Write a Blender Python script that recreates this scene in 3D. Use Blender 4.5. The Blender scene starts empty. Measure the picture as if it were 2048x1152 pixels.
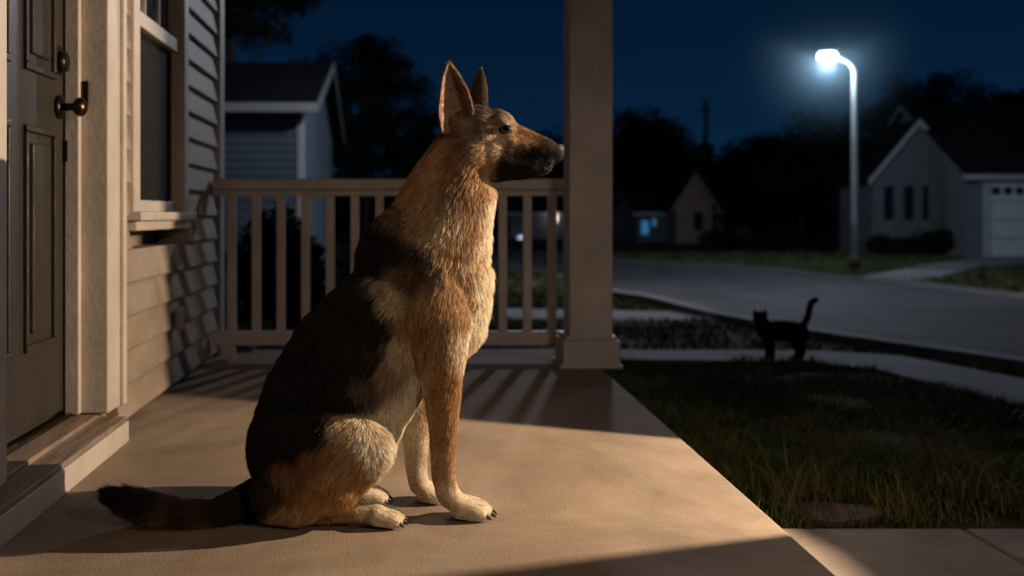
import bpy, bmesh, math, random
import numpy as np
from mathutils import Vector, noise, kdtree
from mathutils.bvhtree import BVHTree
random.seed(4); rng=np.random.default_rng(7)
F=1991.0; VX=800.0; VY=430.0; H=0.65
S=bpy.context.scene
COL=S.collection
# ---------------------------------------------------------------- helpers
def P(px,py,d): return Vector(((px-VX)*d/F, d, H-(py-VY)*d/F))
GY=[-60,3,6.2,22,600]; GZ=[-0.2,-0.2,-0.27,-0.72,-0.72]
def gz(y): return float(np.interp(y,GY,GZ))
def G(px,py):
    lo,hi=1.5,400
    for _ in range(60):
        m=(lo+hi)/2
        if VY+F*(H-gz(m))/m>py: lo=m
        else: hi=m
    return ((px-VX)*lo/F, lo)
def mat(name,col,rough=0.7,scale=8,var=0.25,bump=0.0,bscale=None,metal=0,spec=0.4,detail=6,col2=None,stretch=None):
    m=bpy.data.materials.new(name); m.use_nodes=True
    nt=m.node_tree; N=nt.nodes; L=nt.links; b=N['Principled BSDF']
    b.inputs['Roughness'].default_value=rough; b.inputs['Metallic'].default_value=metal
    b.inputs['Specular IOR Level'].default_value=spec
    tc=N.new('ShaderNodeTexCoord'); mp=N.new('ShaderNodeMapping'); L.new(tc.outputs['Object'],mp.inputs[0])
    if stretch: mp.inputs['Scale'].default_value=stretch
    n=N.new('ShaderNodeTexNoise'); n.inputs['Scale'].default_value=scale; n.inputs['Detail'].default_value=detail
    L.new(mp.outputs[0],n.inputs['Vector'])
    r=N.new('ShaderNodeValToRGB'); r.color_ramp.elements[0].position=0.3; r.color_ramp.elements[1].position=0.72
    c2=col2 if col2 else tuple(c*(1+var) for c in col); c1=col if col2 else tuple(c*(1-var) for c in col)
    r.color_ramp.elements[0].color=(*c1,1); r.color_ramp.elements[1].color=(*c2,1)
    L.new(n.outputs['Fac'],r.inputs[0]); L.new(r.outputs[0],b.inputs['Base Color'])
    if bump>0:
        n2=N.new('ShaderNodeTexNoise'); n2.inputs['Scale'].default_value=bscale or scale*6; n2.inputs['Detail'].default_value=8
        L.new(mp.outputs[0],n2.inputs['Vector'])
        bp=N.new('ShaderNodeBump'); bp.inputs['Strength'].default_value=bump; bp.inputs['Distance'].default_value=0.01
        L.new(n2.outputs['Fac'],bp.inputs['Height']); L.new(bp.outputs[0],b.inputs['Normal'])
    return m
def stains(m,dark=0.55,scale=1.7,thr=(0.42,0.62)):
    nt=m.node_tree; N=nt.nodes; L=nt.links; b=N['Principled BSDF']
    src=b.inputs['Base Color'].links[0].from_socket
    tc=N.new('ShaderNodeTexCoord'); n=N.new('ShaderNodeTexNoise'); n.inputs['Scale'].default_value=scale; n.inputs['Detail'].default_value=9; n.inputs['Roughness'].default_value=0.7
    n.inputs['Distortion'].default_value=0.6
    L.new(tc.outputs['Object'],n.inputs['Vector'])
    r=N.new('ShaderNodeValToRGB'); r.color_ramp.elements[0].position=thr[0]; r.color_ramp.elements[1].position=thr[1]
    r.color_ramp.elements[0].color=(dark,dark,dark,1); r.color_ramp.elements[1].color=(1,1,1,1); L.new(n.outputs['Fac'],r.inputs[0])
    mx=N.new('ShaderNodeMix'); mx.data_type='RGBA'; mx.blend_type='MULTIPLY'; mx.inputs[0].default_value=1
    L.new(src,mx.inputs[6]); L.new(r.outputs[0],mx.inputs[7]); L.new(mx.outputs[2],b.inputs['Base Color'])
    return m
def emis(name,col,st):
    m=bpy.data.materials.new(name); m.use_nodes=True
    b=m.node_tree.nodes['Principled BSDF']; b.inputs['Base Color'].default_value=(*col,1)
    b.inputs['Emission Color'].default_value=(*col,1); b.inputs['Emission Strength'].default_value=st
    return m
def attrmat(name,rough=0.6,mul=1.0,spec=0.3):
    m=bpy.data.materials.new(name); m.use_nodes=True
    N=m.node_tree.nodes; L=m.node_tree.links; b=N['Principled BSDF']
    a=N.new('ShaderNodeAttribute'); a.attribute_name='col'
    v=N.new('ShaderNodeVectorMath'); v.operation='SCALE'; v.inputs['Scale'].default_value=mul
    L.new(a.outputs['Color'],v.inputs[0]); L.new(v.outputs[0],b.inputs['Base Color'])
    b.inputs['Roughness'].default_value=rough; b.inputs['Specular IOR Level'].default_value=spec
    return m
def empty(name,loc=(0,0,0)):
    e=bpy.data.objects.new(name,None); e.empty_display_size=0.2; e.location=loc; COL.objects.link(e); return e
def link(name,me,m=None,parent=None,smooth=False):
    o=bpy.data.objects.new(name,me); COL.objects.link(o)
    if m: me.materials.append(m)
    if parent: o.parent=parent; o.matrix_parent_inverse=parent.matrix_basis.inverted()
    if smooth: me.polygons.foreach_set('use_smooth',[True]*len(me.polygons))
    return o
def pymesh(name,V,Fc,m=None,parent=None,smooth=False):
    me=bpy.data.meshes.new(name); me.from_pydata([tuple(v) for v in V],[],Fc); me.update()
    return link(name,me,m,parent,smooth)
def boxes(name,lst,m,parent=None,bevel=0.0):
    V=[];Fc=[]
    for (x0,x1,y0,y1,z0,z1) in lst:
        b=len(V)
        V+=[(x0,y0,z0),(x1,y0,z0),(x1,y1,z0),(x0,y1,z0),(x0,y0,z1),(x1,y0,z1),(x1,y1,z1),(x0,y1,z1)]
        Fc+=[[b+i for i in f] for f in ([0,3,2,1],[4,5,6,7],[0,1,5,4],[1,2,6,5],[2,3,7,6],[3,0,4,7])]
    o=pymesh(name,V,Fc,m,parent)
    if bevel>0:
        md=o.modifiers.new('bev','BEVEL'); md.width=bevel; md.segments=2; md.limit_method='ANGLE'
    return o
def tube(name,pts,rad,m,parent=None,seg=12,caps=True):
    V=[];Fc=[]; n=len(pts); pts=[Vector(p) for p in pts]
    for i,p in enumerate(pts):
        t=(pts[min(i+1,n-1)]-pts[max(i-1,0)]).normalized()
        a=t.orthogonal().normalized() if i==0 else (a-t*a.dot(t)).normalized()
        b=t.cross(a); r=rad[i] if hasattr(rad,'__len__') else rad
        for k in range(seg):
            an=2*math.pi*k/seg; V.append(p+a*math.cos(an)*r+b*math.sin(an)*r)
    for i in range(n-1):
        for k in range(seg):
            k2=(k+1)%seg; Fc.append([i*seg+k,i*seg+k2,(i+1)*seg+k2,(i+1)*seg+k])
    if caps: Fc+= [list(range(seg))[::-1],[(n-1)*seg+k for k in range(seg)]]
    return pymesh(name,V,Fc,m,parent,True)
_ico={}
def ico(sub):
    if sub not in _ico:
        bm=bmesh.new(); bmesh.ops.create_icosphere(bm,subdivisions=sub,radius=1)
        _ico[sub]=(np.array([v.co[:] for v in bm.verts]),np.array([[v.index for v in f.verts] for f in bm.faces])); bm.free()
    return _ico[sub]
def ellipsoid(name,c,r,m,parent,sub=4,rotz=0):
    v,f=ico(sub); v=v*np.array(r)
    ca,sa=math.cos(rotz),math.sin(rotz)
    v=np.stack([v[:,0]*ca-v[:,1]*sa,v[:,0]*sa+v[:,1]*ca,v[:,2]],1)+np.array(c)
    return pymesh(name,v.tolist(),f.tolist(),m,parent,True)
def adopt(o,parent): o.parent=parent; o.matrix_parent_inverse=parent.matrix_basis.inverted()

# ---------------------------------------------------------------- materials
M_white=stains(mat('white_paint',(0.48,0.435,0.39),0.5,6,0.08,0.15,60),0.88,5)
M_rail=stains(mat('rail_paint',(0.50,0.46,0.42),0.5,5,0.10,0.1,50),0.85,4)
M_siding=stains(mat('vinyl_siding',(0.31,0.25,0.19),0.6,5,0.12,0.25,80,stretch=(1,0.15,2)),0.75,2.5)
M_door=mat('door_paint',(0.030,0.026,0.023),0.42,4,0.2,0.2,60,stretch=(1,3,0.4))
M_concrete=stains(mat('porch_concrete',(0.27,0.212,0.160),0.85,2.6,0.18,0.22,150,spec=0.25),0.66,1.9,(0.36,0.60))
M_walk=stains(mat('walk_concrete',(0.30,0.25,0.20),0.85,4,0.25,0.3,140),0.7,3)
M_side=mat('sidewalk_concrete',(0.20,0.20,0.20),0.9,2,0.2,0.3,60)
M_asph=stains(mat('asphalt',(0.085,0.083,0.086),0.8,1.2,0.3,0.4,80,spec=0.25),0.7,0.35)
M_lawn=mat('lawn_soil',(0.045,0.042,0.020),0.95,2.0,0.5,0.8,30,spec=0.1)
M_step=mat('wood_threshold',(0.20,0.15,0.11),0.6,10,0.35,0.3,60,stretch=(6,0.6,1))
M_black=mat('black_metal',(0.015,0.013,0.012),0.35,20,0.2,metal=0.6)
M_brass=mat('aged_brass',(0.09,0.06,0.03),0.3,20,0.2,metal=1.0)
M_glass=mat('dark_glass',(0.012,0.013,0.016),0.12,3,0.2,spec=0.6)
M_screen=mat('window_screen',(0.012,0.010,0.009),0.8,30,0.3,spec=0.1)
M_roof=mat('shingle_roof',(0.014,0.014,0.016),0.95,3,0.3,0.5,20,spec=0.1)
M_nsid=mat('grey_siding',(0.13,0.17,0.21),0.7,3,0.1)
M_hsid=mat('pale_siding',(0.18,0.19,0.20),0.8,3,0.1)
M_trim=mat('white_trim',(0.5,0.5,0.5),0.6,3,0.05)
M_gdoor=mat('garage_door_paint',(0.75,0.75,0.76),0.5,3,0.04)
M_bark=mat('bark',(0.05,0.04,0.03),0.9,8,0.3,0.6,30)
M_leaf=mat('foliage',(0.014,0.020,0.012),0.9,0.6,0.5,spec=0.05)
M_pole=mat('galvanised_pole',(0.30,0.32,0.32),0.45,4,0.2,metal=0.3)
M_brick=mat('tan_render',(0.36,0.24,0.17),0.8,3,0.15)
M_stone=mat('flagstone',(0.15,0.09,0.062),0.9,9,0.35,0.6,50)

# ---------------------------------------------------------------- our house, door, window
house=empty('suburban_house',(-0.9,3.4,0))
FX=-0.83
z=0.02; V=[];Fc=[]; i=0
def course(V,Fc,y0,y1,z0,z1):
    b=len(V)
    for y in (y0,y1):
        V+=[(-0.843,y,z0),(-0.839,y,z0+0.006),(-0.857,y,z1),(-0.95,y,z1),(-0.95,y,z0)]
    for k in range(5):
        k2=(k+1)%5; Fc.append([b+k,b+k2,b+5+k2,b+5+k])
    Fc.append([b+4,b+3,b+2,b+1,b]); Fc.append([b+5,b+6,b+7,b+8,b+9])
while z<2.4:
    z1=z+0.104
    segs=[(-1.0,1.955),(2.985,3.12),(3.90,4.62)] if 0.6<z1<1.95 else ([(-1.0,1.955),(2.985,4.62)] if z1<2.15 else [(-1.0,4.62)])
    for s in segs: course(V,Fc,s[0],s[1],z,z1)
    z=z1
pymesh('clapboard_siding',V,Fc,M_siding,house)
boxes('corner_board',[(-1.0,FX,4.60,4.71,0.0,2.45)],M_white,house,0.004)
boxes('wall_core',[(-3.5,-0.96,-1,2.08,-0.2,2.45),(-3.5,-0.96,2.86,4.69,-0.2,2.45),(-3.5,-1.08,2.06,2.88,-0.2,2.45)],M_siding,house)
boxes('door_casing',[(-0.97,FX,2.83,2.985,0.085,2.15),(-0.97,FX,1.955,2.105,0.085,2.15),(-0.97,FX+0.002,1.955,2.985,2.10,2.2)],M_white,house,0.004)
boxes('door_casing_bead',[(FX,FX+0.012,2.95,2.985,0.087,2.15),(FX,FX+0.012,1.957,1.985,0.087,2.15)],M_white,house,0.003)
boxes('door_stop',[(-0.945,-0.905,2.805,2.829,0.087,2.099),(-0.945,-0.905,2.106,2.12,0.087,2.099)],M_white,house,0.003)
boxes('door_leaf',[(-1.0,-0.95,2.11,2.826,0.10,2.095)],M_door,house,0.003)
pan=[];ctr=[]
for (y0,y1) in ((2.19,2.41),(2.51,2.73)):
    for (z0,z1) in ((0.30,0.88),(1.02,1.85)):
        t=0.018
        pan+=[(-0.951,-0.938,y0,y1,z0,z0+t),(-0.951,-0.938,y0,y1,z1-t,z1),(-0.951,-0.939,y0,y0+t,z0+t,z1-t),(-0.951,-0.939,y1-t,y1,z0+t,z1-t)]
        ctr+=[(-0.951,-0.940,y0+0.045,y1-0.045,z0+0.045,z1-0.045)]
boxes('door_panel_moulding',pan,M_door,house,0.004); boxes('door_raised_panel',ctr,M_door,house,0.006)
boxes('door_threshold',[(-1.0,-0.86,2.02,2.92,0.0,0.082)],M_step,house,0.003)
boxes('door_step',[(-0.859,-0.785,1.2,2.86,0.0,0.072)],M_step,house,0.004)
boxes('step_riser',[(-0.785,-0.779,1.2,2.862,0.0,0.060)],M_white,house,0.002)
boxes('brass_sill',[(-0.949,-0.925,2.121,2.804,0.083,0.092)],M_brass,house)
ky=2.765
tube('knob_rose',[(-0.95,ky,0.95),(-0.938,ky,0.95)],0.033,M_black,house,20)
tube('knob_stem',[(-0.938,ky,0.95),(-0.90,ky,0.95)],0.011,M_brass,house,14)
ellipsoid('knob',(-0.888,ky,0.95),(0.020,0.027,0.027),M_brass,house,3)
tube('deadbolt',[(-0.95,ky,1.075),(-0.925,ky,1.075)],[0.031,0.027],M_black,house,20)
boxes('latch_plate',[(-0.952,-0.944,ky-0.022,ky+0.022,1.04,1.12),(-0.944,-0.935,2.799,2.804,0.80,0.86)],M_black,house,0.003)
boxes('strike_plate',[(-0.90,-0.885,2.822,2.829,0.96,1.03)],M_black,house)
wy0,wy1=3.11,3.915
boxes('window_casing',[(-0.93,FX,wy0,wy0+0.075,0.66,2.0),(-0.93,FX,wy1-0.075,wy1,0.66,2.0),(-0.93,FX+0.002,wy0,wy1,1.9,2.0)],M_white,house,0.004)
boxes('window_sill',[(-0.93,FX+0.028,wy0-0.02,wy1+0.02,0.632,0.66),(-0.93,FX+0.008,wy0,wy1,0.60,0.632)],M_white,house,0.004)
sa,sb=wy0+0.076,wy1-0.076
boxes('window_sash',[(-0.90,-0.86,sa,sb,0.661,0.70),(-0.90,-0.86,sa,sa+0.03,0.70,1.27),(-0.90,-0.86,sb-0.03,sb,0.70,1.27),
  (-0.905,-0.85,sa,sb,1.27,1.32),(-0.90,-0.862,sa,sa+0.03,1.32,1.9),(-0.90,-0.862,sb-0.03,sb,1.32,1.9)],M_white,house,0.003)
boxes('window_muntin',[(-0.893,-0.872,sa+0.03+j*(sb-sa-0.06)/3-0.006,sa+0.03+j*(sb-sa-0.06)/3+0.006,1.321,1.9) for j in (1,2)]+[(-0.892,-0.873,sa+0.03,sb-0.03,1.6,1.612)],M_white,house)
boxes('window_pane',[(-0.95,-0.885,sa,sb,1.32,1.9)],M_glass,house)
boxes('window_insect_screen',[(-0.95,-0.875,sa+0.03,sb-0.03,0.70,1.27)],M_screen,house)
boxes('porch_roof',[(-3.6,1.15,-1.2,4.95,2.46,2.6)],M_white,house)
boxes('outlet_box',[(-0.842,-0.815,3.72,3.77,0.22,0.30)],M_white,house,0.004)

def ex(y): return 0.742+0.0278*y
V=[(-0.97,-1,-0.25),(ex(-1),-1,-0.25),(ex(4.72),4.72,-0.25),(-0.97,4.72,-0.25),(-0.97,-1,0),(ex(-1),-1,0),(ex(4.72),4.72,0),(-0.97,4.72,0)]
o=pymesh('front_porch',V,[[0,3,2,1],[4,5,6,7],[0,1,5,4],[1,2,6,5],[2,3,7,6],[3,0,4,7]],M_concrete)
md=o.modifiers.new('b','BEVEL'); md.width=0.012; md.segments=3
pc=empty('porch_column',(0.815,4.3,0))
cx0,cx1,cy0,cy1=0.722,0.905,4.235,4.40
boxes('shaft',[(cx0,cx1,cy0,cy1,0.135,2.46)],M_rail,pc,0.004)
boxes('base',[(cx0-0.032,cx1+0.026,cy0-0.03,cy1+0.03,0.016,0.118)],M_rail,pc,0.004)
boxes('base_moulding',[(cx0-0.022,cx1+0.018,cy0-0.02,cy1+0.02,0.118,0.136),(cx0-0.045,cx1+0.036,cy0-0.043,cy1+0.043,0.0,0.017)],M_rail,pc,0.006)
rl=empty('porch_railing',(0,4.5,0)); ry=4.47
boxes('top_rail',[(-0.835,0.76,ry-0.035,ry+0.035,0.762,0.812)],M_rail,rl,0.008)
boxes('bottom_rail',[(-0.835,0.76,ry-0.022,ry+0.022,0.066,0.13)],M_rail,rl,0.005)
boxes('under_rail',[(-0.835,0.76,ry-0.018,ry+0.018,0.735,0.761)],M_rail,rl,0.003)
boxes('baluster',[(x-0.019,x+0.019,ry-0.017,ry+0.017,0.13,0.735) for x in np.arange(-0.755,0.74,0.1105)],M_rail,rl,0.003)
boxes('foot_block',[(-0.80,-0.74,ry-0.02,ry+0.02,0,0.066),(-0.02,0.04,ry-0.02,ry+0.02,0,0.066)],M_rail,rl)

# ---------------------------------------------------------------- ground
xs=[-300,-60,-20,-8,8,20,60,300]; ys=[-60,3,6.2,22,60,600]
V=[(x,y,gz(y)) for y in ys for x in xs]; nx=len(xs)
pymesh('ground',V,[[j*nx+i,j*nx+i+1,(j+1)*nx+i+1,(j+1)*nx+i] for j in range(len(ys)-1) for i in range(nx-1)],M_lawn)
def sheet(name,poly,off,m,thick=0.0,parent=None):
    bm=bmesh.new(); vs=[bm.verts.new((p[0],p[1],0)) for p in poly]; bm.faces.new(vs)
    bmesh.ops.triangulate(bm,faces=bm.faces[:])
    for y in (3,6.2,22):
        bmesh.ops.bisect_plane(bm,geom=bm.verts[:]+bm.edges[:]+bm.faces[:],plane_co=(0,y,0),plane_no=(0,1,0))
    for v in bm.verts: v.co.z=gz(v.co.y)+off
    bmesh.ops.recalc_face_normals(bm,faces=bm.faces[:])
    if sum(f.normal.z for f in bm.faces)<0: bmesh.ops.reverse_faces(bm,faces=bm.faces[:])
    if thick>0:
        r=bmesh.ops.extrude_face_region(bm,geom=bm.faces[:])
        for v in [g for g in r['geom'] if isinstance(g,bmesh.types.BMVert)]: v.co.z+=thick
        bmesh.ops.recalc_face_normals(bm,faces=bm.faces[:])
    me=bpy.data.meshes.new(name); bm.to_mesh(me); bm.free(); return link(name,me,m,parent)
near_k=[G(*p) for p in [(600,508),(980,530),(1100,551),(1225,590),(1300,602),(1430,637),(1560,664),(1700,688),(2048,742),(2500,806)]]
far_k=[G(*p) for p in [(600,495),(980,502),(1225,524),(1400,532),(1560,543),(1800,568),(2048,598),(2500,650)]]
road=near_k+far_k[::-1]
sheet('road',road,0.004,M_asph)
walk=[G(*p) for p in [(500,706),(1100,704),(1640,707),(1800,717),(2048,764),(2500,850)]]+[G(*p) for p in [(2500,940),(2048,822),(1750,744),(1600,729),(1100,724),(500,724)]]
sheet('sidewalk',walk,0.0,M_side,0.02)
drv=[G(*p) for p in [(1700,556),(1960,511),(2160,511),(2160,524),(1960,532),(1810,566)]]
sheet('driveway',drv,0.008,M_side)
apr=[G(*p) for p in [(1000,618),(1330,624),(1440,641),(1225,643),(1000,640)]]
sheet('path',apr,0.008,M_side)
def kerb(name,line):
    L=[]
    for a,b in zip(line[:-1],line[1:]):
        for t in np.linspace(0,1,6,endpoint=False): L.append((a[0]*(1-t)+b[0]*t,a[1]*(1-t)+b[1]*t))
    V=[];Fc=[]
    for i,p in enumerate(L):
        q=L[min(i+1,len(L)-1)]; r=L[max(i-1,0)]; t=Vector((q[0]-r[0],q[1]-r[1])).normalized(); n=Vector((-t.y,t.x))*0.08; g=gz(p[1])
        V+=[(p[0]-n.x,p[1]-n.y,g-0.05),(p[0]-n.x,p[1]-n.y,g+0.07),(p[0]+n.x,p[1]+n.y,g+0.07),(p[0]+n.x,p[1]+n.y,g-0.05)]
    for i in range(len(L)-1):
        for k in range(3): Fc.append([i*4+k,i*4+k+1,i*4+5+k,i*4+4+k])
    return pymesh(name,V,Fc,M_side)
kerb('kerb',near_k); kerb('kerb',far_k)
gw=empty('garden_path',(1.6,2,-0.2))
jx=[0.83,1.50,2.25,3.0]
for i in range(3):
    x0,x1=jx[i]+0.004,jx[i+1]-0.004
    V=[(x0,0.3,-0.22),(x1,0.3,-0.22),(x1,2.655,-0.22),(x0,2.655,-0.22)]+[(x0,0.3,-0.185),(x1,0.3,-0.185),(x1,2.655,-0.185),(x0,2.655,-0.185)]
    s=pymesh('slab',V,[[0,3,2,1],[4,5,6,7],[0,1,5,4],[1,2,6,5],[2,3,7,6],[3,0,4,7]],M_walk,gw)
    md=s.modifiers.new('b','BEVEL'); md.width=0.006
cx,cy=G(1670,1032)
V=[];n=14
for zz in (-0.21,-0.185):
    for k in range(n):
        a=2*math.pi*k/n; r=1+0.15*math.sin(3*a+1)+random.uniform(-.07,.07)
        V.append((cx+0.13*r*math.cos(a),cy+0.09*r*math.sin(a),zz))
pymesh('flagstone',V,[[k,(k+1)%n,n+(k+1)%n,n+k] for k in range(n)]+[[n+k for k in range(n)]],M_stone)
stone_c=(cx,cy)

def inpoly(x,y,poly):
    c=np.zeros(len(x),bool); n=len(poly)
    for i in range(n):
        x0,y0=poly[i]; x1,y1=poly[i-1]
        if y0==y1: continue
        t=((y0>y)!=(y1>y))&(x<(x1-x0)*(y-y0)/(y1-y0)+x0); c^=t
    return c
def blades(n,x0,x1,y0,y1,h0,h1,w,patch=1.0):
    x=rng.uniform(x0,x1,n); y=rng.uniform(y0,y1,n)
    k=~(inpoly(x,y,walk)|inpoly(x,y,road)|inpoly(x,y,apr)|inpoly(x,y,drv))
    k&=~((x<ex(0)+0.14)&(y<4.76)&(x>-5)); k&=~((y<2.665)); k&=~(((x-stone_c[0])/0.13)**2+((y-stone_c[1])/0.09)**2<0.9)
    k&=~((np.abs(x-stone_c[0])<0.13)&(y<stone_c[1])&(rng.random(n)<0.6))
    k&=(np.abs(x)<0.75*y+1.5)
    nn=np.array([noise.noise(Vector((a*1.7,b*1.7,0))) for a,b in zip(x,y)])
    n3=np.array([noise.noise(Vector((a*5.5,b*5.5,3))) for a,b in zip(x,y)])
    k&=(nn+0.6*n3)>rng.uniform(-0.8,0.2,n)
    x=x[k];y=y[k];nn=nn[k];n3=n3[k]; m=len(x)
    h=rng.uniform(h0,h1,m)*(1+0.7*nn+0.6*n3)
    a=rng.uniform(0,2*np.pi,m); lean=rng.uniform(0.1,1.0,m)*h; b=rng.uniform(0,2*np.pi,m)
    g=np.interp(y,GY,GZ)
    ww=w*rng.uniform(.6,1.3,m)
    p0=np.stack([x-np.cos(a)*ww,y-np.sin(a)*ww,g],1); p1=np.stack([x+np.cos(a)*ww,y+np.sin(a)*ww,g],1)
    mx=x+np.cos(b)*lean*.35; my=y+np.sin(b)*lean*.35
    p2=np.stack([mx+np.cos(a)*ww*.7,my+np.sin(a)*ww*.7,g+h*.6],1); p3=np.stack([mx-np.cos(a)*ww*.7,my-np.sin(a)*ww*.7,g+h*.6],1)
    p4=np.stack([x+np.cos(b)*lean,y+np.sin(b)*lean,g+h],1)
    V=np.stack([p0,p1,p2,p3,p4],1).reshape(-1,3)
    t=np.clip(rng.random(m)*0.7+0.8*n3-0.4*nn,0,1)[:,None]; c=(1-t)*np.array([0.055,0.090,0.020])+t*np.array([0.18,0.155,0.06])
    c*=rng.uniform(.6,1.3,m)[:,None]
    return V,c
def bladeobj(name,parts,m):
    V=np.concatenate([p[0] for p in parts]); C=np.concatenate([p[1] for p in parts]); n=len(C)
    me=bpy.data.meshes.new(name); me.vertices.add(n*5); me.vertices.foreach_set('co',V.ravel().astype('f'))
    base=(np.arange(n)*5)[:,None]
    loops=np.concatenate([base+np.array([0,1,2,3]),base+np.array([3,2,4])],1).ravel()
    me.loops.add(n*7); me.loops.foreach_set('vertex_index',loops.astype('i'))
    ls=(np.arange(n)*7)[:,None]+np.array([0,4]); me.polygons.add(n*2)
    me.polygons.foreach_set('loop_start',ls.ravel().astype('i'))
    me.update(calc_edges=True); me.validate()
    at=me.attributes.new('col','FLOAT_COLOR','POINT')
    cc=np.ones((n*5,4),'f'); cc[:,:3]=np.repeat(C,5,0); at.data.foreach_set('color',cc.ravel())
    return link(name,me,m)
M_grass=attrmat('grass_blade',0.6,1.0,0.25)
bladeobj('lawn_grass',[blades(32000,0.8,4,2.66,3.4,0.03,0.08,0.0022),blades(1800,0.95,3.2,2.72,3.0,0.08,0.14,0.0022),blades(100000,0.8,6,3.3,6.5,0.025,0.06,0.003),
    blades(60000,-4,10,6.4,14,0.03,0.06,0.007),blades(40000,-8,26,13,36,0.05,0.10,0.018)],M_grass)

# ---------------------------------------------------------------- houses
def gable_x(name,x0,x1,y0,y1,zb,ze,zr,wallm,over=0.25,parts=True):
    e=empty(name,((x0+x1)/2,(y0+y1)/2,zb))
    ym=(y0+y1)/2
    V=[(x0,y0,zb),(x1,y0,zb),(x1,y1,zb),(x0,y1,zb),(x0,y0,ze),(x1,y0,ze),(x1,y1,ze),(x0,y1,ze),(x0,ym,zr),(x1,ym,zr)]
    pymesh('walls',V,[[0,1,5,4],[2,3,7,6],[1,2,6,9,5],[3,0,4,8,7]],wallm,e)
    s=(zr-ze)/(ym-y0); t=0.1
    V=[]
    for x in (x0-over,x1+over):
        V+=[(x,y0-over,ze-over*s+0.02),(x,ym,zr+0.02),(x,y1+over,ze-over*s+0.02),(x,y1+over,ze-over*s+0.02+t),(x,ym,zr+t+0.02),(x,y0-over,ze-over*s+0.02+t)]
    Fc=[[0,1,4,5],[1,2,3,4],[6,11,10,7],[7,10,9,8],[5,4,10,11],[4,3,9,10],[0,6,7,1],[1,7,8,2],[0,5,11,6],[2,8,9,3]]
    pymesh('roof',V,Fc,M_roof,e)
    bx=[(x0-over-0.02,x1+over+0.02,y0-over-0.05,y0-over-0.005,ze-over*s-0.04,ze-over*s+0.12)]
    boxes('fascia',bx,M_trim,e)
    for xr in (x0-over-0.03,x1+over):
        q=[(y0-over,ze-over*s-0.06),(ym,zr-0.06),(y1+over,ze-over*s-0.06),(y1+over,ze-over*s+0.13),(ym,zr+0.13),(y0-over,ze-over*s+0.13)]
        V=[(xr,*a) for a in q]+[(xr+0.03,*a) for a in q]
        pymesh('rake_board',V,[[0,1,4,5],[1,2,3,4],[6,11,10,7],[7,10,9,8],[5,4,10,11],[4,3,9,10],[0,6,7,1],[1,7,8,2]],M_hsid,e)
    return e
def gable_y(name,x0,x1,y0,y1,zb,ze,zr,wallm,over=0.25,trim=M_trim):
    e=empty(name,((x0+x1)/2,(y0+y1)/2,zb)); xm=(x0+x1)/2
    V=[(x0,y0,zb),(x1,y0,zb),(x1,y1,zb),(x0,y1,zb),(x0,y0,ze),(x1,y0,ze),(x1,y1,ze),(x0,y1,ze),(xm,y0,zr),(xm,y1,zr)]
    pymesh('walls',V,[[0,1,5,8,4],[2,3,7,9,6],[1,2,6,5],[3,0,4,7]],wallm,e)
    s=(zr-ze)/(xm-x0)
    def prof(t0,t1,o): return [(x0-o,ze-o*s+t0),(xm,zr+t0),(x1+o,ze-o*s+t0),(x1+o,ze-o*s+t1),(xm,zr+t1),(x0-o,ze-o*s+t1)]
    def ext(nm,pr,ya,yb,m):
        V=[(a[0],ya,a[1]) for a in pr]+[(a[0],yb,a[1]) for a in pr]
        pymesh(nm,V,[[0,1,4,5],[1,2,3,4],[6,11,10,7],[7,10,9,8],[5,4,10,11],[4,3,9,10],[0,6,7,1],[1,7,8,2],[0,5,11,6],[2,8,9,3]],m,e)
    ext('roof',prof(0.02,0.12,over),y0-over,y1+over,M_roof)
    ext('rake_board',prof(-0.08,0.14,over+0.01),y0-over-0.05,y0-over-0.003,trim)
    return e
g18=gz(18)
nh=gable_x('neighbour_house',-7.5,-1.78,18,26,g18,2.62,3.9,M_nsid,0.3)
boxes('corner_trim',[(-1.86,-1.76,17.97,18.1,g18,2.6),(-1.79,-1.755,18.1,18.28,g18,2.6)],M_trim,nh)
boxes('clapboard',[(-7.5,-1.87,17.985,17.999,zz,zz+0.10) for zz in np.arange(g18,2.55,0.15)],M_nsid,nh)
boxes('window_pane',[(-5.2,-4.2,17.96,17.98,0.6,1.9)],M_glass,nh)
gd=gz(33)
xg=lambda px,d:(px-VX)*d/F
zg=lambda py,d:H-(py-VY)*d/F
rh=gable_y('gabled_house',xg(1745,35),xg(1918,35),35,37.6,gz(35),zg(350,35),zg(247,35),M_hsid,0.25,M_trim)
b=[];w=[]
for px in (1775,1815,1852,1888):
    b.append((xg(px-12,35),xg(px+12,35),34.93,34.97,zg(470,35),zg(365,35)))
    w.append((xg(px-9,35),xg(px+9,35),34.90,34.93,zg(440,35),zg(372,35)))
boxes('window_frame',b,M_hsid,rh); boxes('window_pane',w,M_glass,rh)
boxes('clapboard',[(xg(1747,35),xg(1916,35),34.97,34.99,zz,zz+0.12) for zz in np.arange(gz(35),zg(352,35),0.18)],M_hsid,rh)
rg=gable_x('attached_garage',xg(1935,32.5),xg(2400,32.5),32.5,40,gd,zg(345,32.5),zg(215,36),M_hsid,0.3)
gx0,gx1=xg(1978,32.5),xg(2260,32.5); z0,z1=gd,zg(365,32.5)
boxes('door_surround',[(gx0-0.22,gx0,32.40,32.47,gd,z1+0.2),(gx0,gx1,32.40,32.47,z1,z1+0.2),(gx1,gx1+0.2,32.40,32.47,gd,z1+0.2)],M_trim,rg)
hh=(z1-z0)/4
boxes('garage_door',[(gx0,gx1,32.44,32.48,z0+k*hh+0.015,z0+(k+1)*hh-0.015) for k in range(4)],M_gdoor,rg)
nw=12; ww=(gx1-gx0)/nw
boxes('garage_window',[(gx0+k*ww+0.06,gx0+(k+1)*ww-0.06,32.42,32.439,z0+3.35*hh,z0+3.75*hh) for k in range(nw)],M_glass,rg)
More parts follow.
